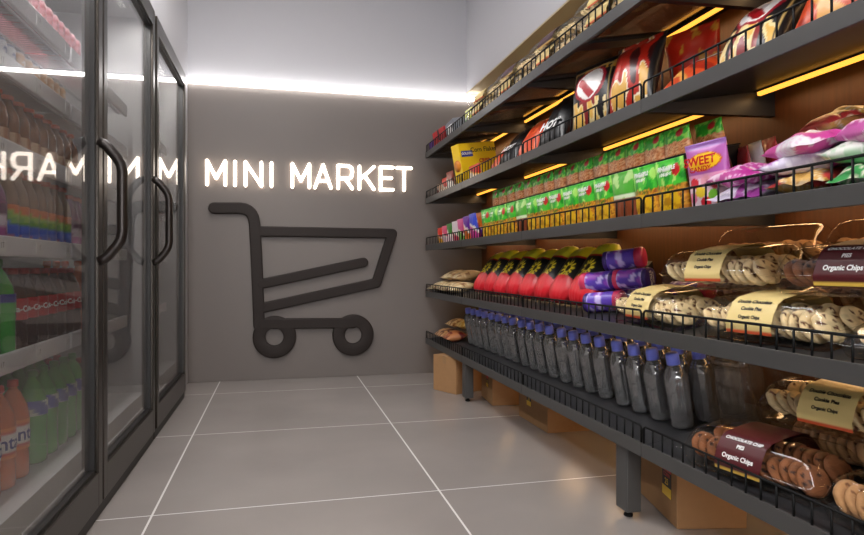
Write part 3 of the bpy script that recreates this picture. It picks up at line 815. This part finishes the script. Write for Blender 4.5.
lay_k = [[0, 5, 2, 5], [1, 0, 3, 2], [2, 4, 1, 0], [4, 3, 4, 1], [1, 1, 3, 4]]
layw = ('lowest', 'second', 'third', 'fourth', 'fifth'); colw = ('at the rail', 'in the middle', 'by the wood wall')
for ci, x in enumerate((1.45, 1.60, 1.75)):
    for ri, y in enumerate((1.66, 1.44, 1.22, 1.01)):
        nl = (2, 3, 3, 3)[ri] + (0, 1, 1)[ci] + (0, 0, 0, 0)[ri]
        if ci == 1 and ri == 0: nl = 2
        if ci == 2 and ri == 0: nl = 3
        for li in range(nl):
            if ci == 2 and li < 2: continue
            kk = (lay_k[li][ri] + ci * 2) % 6
            me = hm[kk][(li + ri) % 2]
            rz = random.choice((-1, 1)) * (1.2 + random.uniform(-.45, .35)) if li else .3 + random.uniform(-.3, .3)
            hh = li * .052
            if ci == 2: hh = li * .050
            lay(2, x - (.0 if li else .0), y + random.uniform(-.03, .03), me, 'sweets_bag', f'{kinds[kk][0]} sweets bag, {layw[li]} layer {colw[ci]}, {ORD[ri]} from SWEET bag', 'bag',
                rz=rz, h=hh, tip=random.uniform(-.05, .12), roll=random.uniform(-.08, .08), group=G, t=.055)
# small colourful sachets at the far end
G = 'small colourful sachets at the far end of the middle shelf'
cols = [('e83a28', 'f4b030', 'red and yellow'), ('e05a80', 'f0d0d8', 'pink'), ('4a8a3a', 'e8c8d0', 'green and pink'), ('e8d8dc', 'c83a5a', 'white and red'), ('d85a90', '7ab04a', 'rose and green'), ('6a2a9c', 'f07a20', 'purple and orange'), ('3448c8', 'c83a90', 'blue')]
for k, (a, b, nm_) in enumerate(cols):
    stand(2, 1.42, 5.42 - .165 * k, bag(.15, .14 + .008 * k, .05, p_two(a, b, 'f4ece0', 3 * k + 1), 'pouch', seed=120 + k, nu=18, nv=20), 'sachet', f'small {nm_} sachet, {ORD[k]} from the back wall on the middle shelf', 'sachet', rz=.05, group=G)
    if k % 2: stand(2, 1.50, 5.36 - .165 * k, bag(.15, .15 + .008 * k, .05, p_two(b, a, 'f4ece0', 5 * k + 1), 'pouch', seed=140 + k, nu=18, nv=20), 'sachet', f'{nm_} sachet standing in the second row, {("second", "fourth", "sixth")[k // 2]} from the back wall', 'sachet', rz=.05, group=G)
# ---- fourth shelf -------------------------------------------------------------
t = thing('cereal_box', 'tall yellow cereal box reading Corn Flakes at the far end of the fourth shelf', 'box', SM(3, 1.47, 4.60, rz=.30))
# box: narrow side faces the aisle's far part, wide side faces along the aisle
bm = box((-.14, -.05, 0), (.20, .05, .30), .002, 1)
me = bpy.data.meshes.new('carton'); bmesh.ops.recalc_face_normals(bm, faces=bm.faces[:]); bm.to_mesh(me); bm.free()
me.materials.append(mat('yellow_carton', 'eec513', .45))
obj('carton', me, None, t, smooth=False)
obj('top_flap', box((-.138, -.048, .3), (.198, .002, .3016)), MATS['yellow_carton'], t, smooth=False)
obj('blue_badge', box((-.125, -.0512, .20), (-.02, -.0498, .245), .0004, 1), M_navy, t, smooth=False)
text_on('Corn Flakes', .05, M_ink, t, lambda a, b: (a + .085, -.0515, b + .245), bold=.0008)
text_on('GOLDEN', .024, M_white, t, lambda a, b: (a - .073, -.0518, b + .224), bold=.0004)
text_on('CRISP', .04, M_red, t, lambda a, b: (a + .08, -.0515, b + .16), bold=.0015)
bm = lathe([(0, 0), (.045, .0005), (.045, -.0005), (0, -.0008)], 20)
obj('flake_picture', bm, mat('flake_orange', 'd8801c', .5), t, M=Matrix.Translation((-.141, 0, .14)) @ Matrix.Rotation(PI / 2, 4, 'Y'))
obj('flake_picture', lathe([(0, 0), (.03, .0005), (.03, -.0005), (0, -.0008)], 20), M_red, t, M=Matrix.Translation((.0, -.0508, .09)) @ Matrix.Rotation(PI / 2, 4, 'X'))
G = 'snack bags on the fourth shelf'
def crisp(x, y, me, label, rz=0, lean=0, roll=0, h=0, name='crisp_bag'):
    return stand(3, x, y, me, name, label, 'bag', rz=rz, lean=lean, roll=roll, h=h, group=G)
cb1 = bag(.27, .34, .11, p_chip('141012', 'c8a860', 1), seed=151, nu=56, nv=72)
cb2 = bag(.27, .36, .11, p_redgold(2), seed=152, nu=50, nv=66)
cb3 = bag(.27, .34, .12, p_chip('141012', 'd8b870', 5), seed=153, nu=56, nv=72)
ob1 = bag(.27, .32, .10, p_orange(1), seed=154, nu=48, nv=60)
ob2 = bag(.28, .32, .11, p_orange(5), seed=155, nu=48, nv=60)
ob3 = bag(.25, .33, .10, p_plain('d8461c', 'e8602c', 2, .15), seed=156, nu=24, nv=30)
bb1 = bag(.26, .38, .11, lambda u, v: '8a8a8c' if v > .80 and abs(math.sin(v * 90 + u * 3)) > .8 else '111012', seed=157, nu=36, nv=60)
def hot(o): text_on('HOT', .075, M_white, o, lambda a, b: (-.056, -a, b + .12), bold=.004)
for k, (y, c, c2, lb) in enumerate(((5.45, 'c9a080', '8a2a20', 'tan and red little bag nearest the back wall on the fourth shelf'), (5.28, 'd83a24', 'f0d0b0', 'red little bag second from the back wall on the fourth shelf'), (5.11, '8a3020', 'e8e0d8', 'brown and white little bag third from the back wall on the fourth shelf'))):
    crisp(1.43, y, bag(.16, .11 + .03 * k, .06, p_two(c, c2, 'efe6da', k), 'pouch', seed=160 + k, nu=16, nv=18), lb, rz=.1)
crisp(1.39, 4.33, bag(.2, .11, .05, p_two('c83020', 'e8d8c0', 'f0c040', 4), 'pouch', seed=166, nu=18, nv=18), 'low red and white bag in front of the cereal box', rz=.1)
crisp(1.41, 4.02, ob3, 'plain orange snack bag beside the cereal box', rz=.10, lean=.95)
hot(crisp(1.40, 3.80, bb1, 'plain black snack bag with white print, the one nearer the cereal box', rz=.10, lean=.85))
crisp(1.40, 3.46, ob3, 'plain orange snack bag between the two black bags', rz=.12, lean=.78)
hot(crisp(1.40, 3.12, bb1, 'plain black snack bag with white print beside the white-oval crisp bag', rz=.15, lean=.70))
crisp(1.58, 2.90, ob3, 'orange snack bag standing in the second row behind the white-oval bag', rz=.3, lean=.2)
crisp(1.43, 2.68, cb1, 'black crisp bag with white and red oval standing upright', rz=.35, lean=.32)
crisp(1.42, 2.36, cb2, 'black edged red and gold crisp bag leaning back steeply', rz=.3, lean=.48)
crisp(1.70, 2.27, bag(.24, .31, .10, p_plain('b8240f', 'c8902c', 6, .25), seed=170, nu=26, nv=32), 'red and gold snack bag standing behind near the light tube', rz=.55, lean=.05)
crisp(1.41, 2.04, ob1, 'orange crisp bag leaning far back at the rail behind the wire', rz=.1, lean=1.15)
crisp(1.55, 1.86, bag(.26, .30, .10, p_plain('b02418', 'd89038', 9, .2), seed=171, nu=26, nv=32), 'red and gold crisp bag between the orange bag and the near oval bag', rz=.2, lean=.95)
crisp(1.42, 1.70, cb3, 'black crisp bag with big white oval leaning at the rail near the camera', rz=.12, lean=.85)
crisp(1.42, 1.38, ob2, 'orange crisp bag with white oval, closest to the camera', rz=.0, lean=.75)
crisp(1.62, 1.52, cb2, 'red and gold crisp bag standing in the second row near the camera', rz=.1, lean=.6)
crisp(1.43, 1.06, cb1, 'black crisp bag at the near end beyond the orange one', rz=.0, lean=.7)
# ---- top shelf ----------------------------------------------------------------
t = thing('red_carton', 'red carton at the far end of the topmost shelf', 'box', SM(4, 1.42, 5.20, rz=.05))
obj('carton', box((-.08, -.16, 0), (.08, .16, .13), .003, 1), mat('red_carton_card', 'b41a22', .45), t, smooth=False)
obj('lid_tape', box((-.0815, -.02, .04), (.0815, .02, .1312)), M_ink, t, smooth=False)
t = thing('purple_carton', 'purple carton between the red carton and the back wall on the topmost shelf', 'box', SM(4, 1.41, 5.46, rz=0))
obj('carton', box((-.07, -.08, 0), (.07, .08, .08), .003, 1), mat('purple_carton_card', '5c2a90', .45), t, smooth=False)
obj('lid_flap', box((-.068, -.078, .08), (.002, .078, .0815)), mat('purple_carton_card'), t, smooth=False)
t = thing('grey_carton', 'grey carton beside the red carton on the topmost shelf', 'box', SM(4, 1.43, 4.84, rz=-.05))
obj('carton', box((-.09, -.14, 0), (.09, .14, .12), .003, 1), mat('grey_carton_card', '7a7c86', .45), t, smooth=False)
obj('print_panel', box((-.0912, -.08, .03), (-.0898, .08, .09)), M_white, t, smooth=False)
stand(4, 1.43, 4.58, bag(.18, .15, .07, p_two('c8c83a', '4a7a30', 'f0f0e0', 3), 'pouch', seed=180, nu=16, nv=18), 'sachet', 'yellow-green sachet on the topmost shelf beside the grey carton', 'sachet')
pls = [packW, packP, packP, packW]
for k, (y, src, what) in enumerate(((4.18, packW, 'yellow'), (3.62, packP, 'dark purple'), (3.06, packP, 'dark purple'), (2.50, packW, 'yellow'), (1.94, packP, 'dark purple'))):
    place(packW, f'yellow banded cookie pack at the rail of the topmost shelf, {ORD[k]} from far end', SM(4, 1.45, y - .05, rz=.03))
    place(src, f'{what} banded cookie pack, {ORD[k]} from far end, upper layer, topmost shelf', SM(4, 1.50, y, rz=.06, h=.0955))
    place(packN, f'unbanded clear biscuit pack by the wall on the topmost shelf, {ORD[k]} from the far end', SM(4, 1.74, y, rz=.0))
# ------------------------------------------------------------------ cartons under the shelves
def carton(dx, dy, dz, M, label, badge=True):
    t = thing('cardboard_box', label, 'box', M, 'cardboard boxes under the shelves')
    obj('carton', box((-dx / 2, -dy / 2, 0), (dx / 2, dy / 2, dz), .003, 1), M_kraft, t, smooth=False)
    obj('packing_tape', box((-dx / 2 - .0006, -.022, dz - .06), (dx / 2 + .0006, .022, dz + .0006)), mat('brown_tape', '94704a', .4), t, smooth=False)
    return t
def badge(t, x, y, z, w=.07, h=.10):
    b = obj('sticker', box((x - .0012, y - w / 2, z - h / 2), (x, y + w / 2, z + h / 2)), M_ink, t, smooth=False)
    obj('sticker_band', box((x - .0018, y - w / 2, z + h * .28), (x - .0012, y + w / 2, z + h / 2)), M_red, b, smooth=False)
    obj('sticker_band', box((x - .0018, y - w / 2, z - h / 2), (x - .0012, y + w / 2, z - h * .2)), M_yel, b, smooth=False)
    text_on('CORN', .021, M_red, b, lambda a, c: (x - .002, y - a, z + .022 + c), bold=.0006)
    text_on('25', .034, M_yel, b, lambda a, c: (x - .002, y - a, z - .006 + c), bold=.0006)
carton(.30, .28, .285, Matrix.Translation((1.415, 4.885, 0)) @ Matrix.Rotation(math.radians(25), 4, 'Z'), 'plain cardboard box sticking out at the far end under the lowest shelf')
b = carton(.24, .34, .22, Matrix.Translation((1.62, 4.42, 0)) @ Matrix.Rotation(math.radians(-5), 4, 'Z'), 'low cardboard box half hidden behind the far shelf leg')
badge(b, -.12, -.02, .15, .06, .08)
b = carton(.28, .46, .26, Matrix.Translation((1.70, 3.71, 0)), 'cardboard box with red and yellow sticker between the two visible shelf legs')
badge(b, -.14, .055, .155)
b = carton(.27, .40, .285, Matrix.Translation((1.467, 2.095, 0)) @ Matrix.Rotation(math.radians(-12), 4, 'Z') @ Matrix.Translation((.137, .20, 0)), 'large cardboard box with red and yellow sticker behind the near shelf leg')
badge(b, -.135, -.105, .155, .085, .125)
# ------------------------------------------------------------------ fridges on the left
GX = -.685
def fridge(y0, y1, doors, label, shelves, group='glass door drinks fridges'):
    root = thing('drinks_fridge', label, 'fridge', Matrix.Translation((GX, y0, 0)), group)
    L = y1 - y0; W0, D = -.06, -.76
    bm = bmesh.new()
    bx(bm, (D, .0, .0), (D + .03, L, 2.46)); bx(bm, (D + .03, 0, .0), (W0, .035, 2.46)); bx(bm, (D + .03, L - .035, 0), (W0, L, 2.46)); bx(bm, (D + .03, .035, 2.40), (W0, L - .035, 2.46))
    bx(bm, (D + .03, .035, .05), (W0, L - .035, .285))
    obj('cabinet', bm, M_inner, root, smooth=False)
    obj('plinth', box((-.10, .002, .001), (-.012, L - .002, .05)), M_frame2, root, smooth=False)
    for zz in (.06, 2.405):
        pass
    for d0, d1 in doors:
        a, b = d0 - y0 + .004, d1 - y0 - .004
        fr = bmesh.new(); sw = .058
        for q in ((a, .055, a + sw, 2.455), (b - sw, .055, b, 2.455)): bx(fr, (-.055, q[0], q[1]), (0, q[2], q[3]), .004)
        for q in ((.055, .19), (2.36, 2.455)): bx(fr, (-.055, a + sw - .004, q[0]), (-.0005, b - sw + .004, q[1]), .003)
        door = obj('door', fr, M_frame, root, smooth=False)
        g = bmesh.new()
        for q in ((a + sw - .006, .185, a + sw + .012, 2.365), (b - sw - .012, .185, b - sw + .006, 2.365)): bx(g, (-.058, q[0], q[1]), (-.012, q[2], q[3]))
        for q in ((.185, .203), (2.347, 2.366)): bx(g, (-.058, a + sw, q[0]), (-.012, b - sw, q[1]))
        obj('gasket', g, M_frame2, door, smooth=False)
        obj('glass_pane', box((-.030, a + sw - .002, .188), (-.026, b - sw + .002, 2.362)), M_glass, door, smooth=False)
        hb = bmesh.new(); yy = b - .045; z0, z1 = 1.02, 1.49; R = .0205
        P = [(-.004, yy, z0), (.016, yy, z0 + .008), (.030, yy, z0 + .020), (.062, yy, z0 + .060), (.076, yy, z0 + .085), (.082, yy, z0 + .115)]
        P += [(x_, y_, z0 + z1 - z_) for x_, y_, z_ in reversed(P)]
        tube(hb, P, R, 12)
        if d1 < 5: obj('handle', hb, mat('dark_handle', '2c2623', .32, .5), door)
    # inner divider and shelves
    for s0, s1, zs in shelves:
        a, b = s0 - y0, s1 - y0
        for z in zs:
            bm = bmesh.new()
            n = int((b - a) / .022)
            for k in range(n + 1):
                yk = a + .004 + (b - a - .008) * k / n; bx(bm, (-.66, yk - .002, z - .012), (-.14, yk + .002, z - .008))
            for xk in (-.64, -.52, -.40, -.28, -.16): bx(bm, (xk - .004, a, z - .02), (xk + .004, b, z - .012))
            sh = obj('inner_shelf', bm, M_wire, root, smooth=False)
            rl = obj('price_rail', box((-.135, a, z - .030), (-.118, b, z + .032), .003), M_rail, sh, smooth=False)
            yy = a + .14
            while yy < b - .05:
                tg = obj('price_tag', box((-.1180, yy, z - .022), (-.1165, yy + .055, z + .020)), M_white, sh, smooth=False)
                text_on('17', .026, M_ink, sh, lambda p, q, yy=yy, z=z: (-.1160, yy + .027 + p, z + .002 + q), name='price_lettering')
                yy += .30
    remember(root)
    for s0, s1, zs in shelves:
        ar = bpy.data.lights.new('fridge_light', 'AREA'); ar.shape = 'RECTANGLE'; ar.size = .03; ar.size_y = s1 - s0 - .1; ar.energy = 16; ar.color = (1, .97, .94)
        lo = bpy.data.objects.new('fridge_light', ar); C.objects.link(lo); lo.location = (GX - .12, (s0 + s1) / 2, 2.39); lo.rotation_euler = (0, math.radians(-12), 0)
    return root
ZS = [.70, 1.06, 1.355, 1.615, 1.845]
fridge(1.60, 3.885, [(1.62, 2.765), (2.775, 3.865)], 'long dark framed fridge with two glass doors and drinks nearest the camera', [(1.66, 2.755, ZS), (2.785, 3.73, ZS)])
fridge(3.90, 5.10, [(3.92, 5.085)], 'narrow dark framed fridge with one glass door beside the back wall', [(3.96, 4.98, ZS)])
# drinks ----------------------------------------------------------------------
def drink(name, h, r, body_c, cap_c, lab, grp, cat='bottle', clear=.0, text=None, capr=.013, waist=.0):
    root = thing(name, 'x', cat, Matrix.Identity(4), grp)
    sh = h * .62
    prof = [(0, .004), (r * .8, 0), (r * .97, .006), (r, h * .06), (r * (1 - waist * .3), h * .2), (r * (1 - waist), h * .34), (r * (1 - waist * .3), h * .46), (r, sh * .93), (r * .99, sh), (r * .85, h * .74), (r * .5, h * .86), (capr, h * .91), (capr, h * .95), (0, h * .95)]
    mb = mat('drink_' + body_c, body_c, .12, coat=.6)
    obj('bottle_body', lathe(prof, 18), mb, root)
    obj('cap', lathe([(0, h), (capr, h), (capr * 1.25, h - .003), (capr * 1.3, h * .93), (0, h * .93)], 14), mat('cap_' + cap_c, cap_c, .4), root)
    if lab:
        lo, hi, bands = lab
        rr = r * 1.012
        bm = lathe([(rr, h * (lo + (hi - lo) * q / 12)) for q in range(13)], 20)
        me = bpy.data.meshes.new('label'); bm.to_mesh(me); bm.free()
        def f(co):
            q = (co.z / h - lo) / (hi - lo); a = math.atan2(co.y, co.x)
            return bands(q, a)
        paint(me, f); me.materials.append(M_print)
        lb = obj('label', me, None, root)
        if text:
            s, sz, mt, z = text
            text_on(s, sz, mt, lb, lambda a, b: ((rr + .0012) * math.cos(a / rr), (rr + .0012) * math.sin(a / rr), h * z + b), bold=.001)
    return remember(root)
def drow(src, zs, x, y0, y1, step, what, where, rzr=0, jit=0):
    n = int(round((y1 - y0) / step)) + 1
    for k in range(n):
        place(src, f'{what}, {ORD[k]} from near end {where}', Matrix.Translation((x, y0 + step * k, zs)) @ Matrix.Rotation(-.85 + random.uniform(-.2, .2), 4, 'Z'))
orange = drink('orange_soda_bottle', .33, .049, 'd0631c', 'd84a1c', (.30, .60, lambda q, a: 'e87b1c' if q < .12 or q > .88 else ('c83418' if q < .2 or q > .8 else 'f0ece6')), 'orange soda bottles', text=('Fanta', .062, M_navy, .45), waist=.08)
greenb = drink('green_soda_bottle', .335, .050, '3a9c34', '2c8a30', (.52, .68, lambda q, a: '2c3f9c' if math.sin(2 * a + q * 3) > 0 else 'd8e4d0'), 'green soda bottles', waist=.06)
cola = drink('cola_bottle', .30, .045, '3a1812', 'b01c1c', (.42, .66, lambda q, a: 'c01a24'), 'cola bottles', text=('Coca-Cola', .028, M_white, .54), waist=.05)
green2 = drink('green_drink_bottle', .33, .052, '2fae3a', '1f7a28', (.48, .66, lambda q, a: '2a3a9a' if q > .5 else '35b040'), 'green drink bottles')
juice = drink('juice_bottle', .215, .040, '7e5234', 'd0592c', (.12, .42, lambda q, a: 'c8a888' if abs(a) < .6 and q > .3 else 'a86a40'), 'juice bottles with orange caps', waist=.10, capr=.018)
stripe = drink('striped_juice_bottle', .27, .040, '9a7a62', 'd0542c', (.03, .55, lambda q, a: ('d8683c', 'd0704c', '2a5ad0', '3a6ae0', '6aa83c', '9cc83c', 'e0782c')[min(6, int(q * 7 + .5 * math.sin(a * 2)))]), 'striped juice bottles', capr=.018)
pk_purple = drink('purple_juice_bottle', .25, .042, '7a3a70', 'd0542c', (.02, .6, lambda q, a: ('8a1a6a', 'b04a9a', 'd8c8d8', '5c1450')[int((q * 4 + a * .5)) % 4]), 'purple juice bottles', capr=.018)
canw = thing('drink_can', 'x', 'can', Matrix.Identity(4), 'drink cans on the upper fridge shelves')
def make_can(c1, c2, grp, nm, h=.15, r=.031):
    root = thing('drink_can', 'x', 'can', Matrix.Identity(4), grp)
    bm = lathe([(r * .82, .001), (r * .98, .008)] + [(r, .012 + (h - .026) * q / 10) for q in range(11)] + [(r * .85, h - .003)], 20)
    me = bpy.data.meshes.new('can_body'); bm.to_mesh(me); bm.free()
    paint(me, lambda co: c2 if (.3 * h < co.z < .8 * h and noise.noise(co * 40) > .0) or co.z > h * .9 else c1); me.materials.append(M_print)
    obj('can_body', me, None, root)
    obj('can_top', lathe([(0, h - .004), (r * .7, h - .004), (r * .78, h), (r * .85, h), (r * .86, h - .004), (r * .6, h - .010), (0, h - .010)], 20), mat('can_alu', 'b8b8ba', .3, .8), root)
    obj('can_base', lathe([(0, .004), (r * .8, 0), (r * .83, .002), (0, .006)], 20), MATS['can_alu'], root)
    return remember(root)
bpy.data.objects.remove(canw)
can_p = make_can('b8505c', 'e0a0a8', 'pink drink cans', 'pink')
can_w = make_can('d8d8dc', '3a4a8c', 'white and blue drink cans', 'white', h=.12)
can_b = make_can('d0a070', 'e8d8c0', 'beige drink cans', 'beige', h=.12)
XS = GX - .19
for r_, xx in enumerate((XS, XS - .125)):
    w = ('front row', 'second row')[r_]
    z = .2855
    drow(orange, z, xx, 2.06, 2.46, .115, 'orange soda bottle', f'in {w}, fridge bottom')
    drow(greenb, z, xx, 2.575, 3.035, .115, 'green soda bottle', f'in {w}, fridge bottom')
    drow(cola, z, xx, 3.14, 3.26, .11, 'cola bottle with red label', f'in {w}, fridge bottom')
    z = ZS[0] - .007
    drow(green2, z, xx, 2.16, 2.28, .12, 'bright green drink bottle', f'in {w}, lowest fridge shelf', )
    drow(cola, z, xx, 2.40, 3.0, .10, 'cola bottle with red label', f'in {w}, lowest fridge shelf')
    drow(orange, z, xx, 3.12, 3.36, .12, 'orange soda bottle', f'in {w}, lowest fridge shelf')
    z = ZS[1] - .007
    drow(pk_purple, z, xx, 2.06, 2.24, .09, 'purple juice bottle', f'in {w}, second fridge shelf')
    drow(stripe, z, xx, 2.34, 2.88, .09, 'rainbow striped juice bottle', f'in {w}, second fridge shelf')
    drow(pk_purple, z, xx, 2.98, 3.16, .09, 'dark purple juice bottle', f'in {w}, second fridge shelf')
    z = ZS[2] - .007
    drow(juice, z, xx, 2.08, 2.98, .09, 'brown juice bottle with orange cap', f'in {w}, third fridge shelf')
    z = ZS[3] - .007
    drow(can_w, z, xx, 2.06, 2.34, .07, 'white and blue drink can', f'in {w}, fourth fridge shelf')
    drow(can_b, z, xx, 2.42, 2.84, .07, 'beige drink can', f'in {w}, fourth fridge shelf')
    z = ZS[4] - .007
    drow(can_p, z, xx, 2.20, 3.04, .07, 'tall pink drink can', f'in {w}, highest fridge shelf')
# ------------------------------------------------------------------ world, camera, colour
w = bpy.data.worlds.new('World'); bpy.context.scene.world = w; w.use_nodes = True
w.node_tree.nodes['Background'].inputs[0].default_value = (.6, .6, .62, 1); w.node_tree.nodes['Background'].inputs[1].default_value = .3
cam = bpy.data.cameras.new('camera'); co = bpy.data.objects.new('camera', cam); C.objects.link(co)
co.location = (0, 0, 1); co.rotation_euler = (PI / 2, 0, -math.radians(13.73)); cam.sensor_width = 36; cam.lens = 628 / 864 * 36; cam.shift_y = -.0017
cam.clip_start = .05
sc = bpy.context.scene; sc.camera = co
sc.view_settings.view_transform = 'Standard'; sc.view_settings.look = 'None'; sc.view_settings.exposure = 0; sc.view_settings.gamma = 1; sc.view_settings.use_curve_mapping = False
sc.cycles.max_bounces = 10; sc.cycles.transparent_max_bounces = 24; sc.cycles.transmission_bounces = 8; sc.cycles.glossy_bounces = 4; sc.cycles.diffuse_bounces = 3
sc.cycles.use_denoising = True; sc.cycles.caustics_reflective = False; sc.cycles.caustics_refractive = False; sc.cycles.sample_clamp_indirect = 6
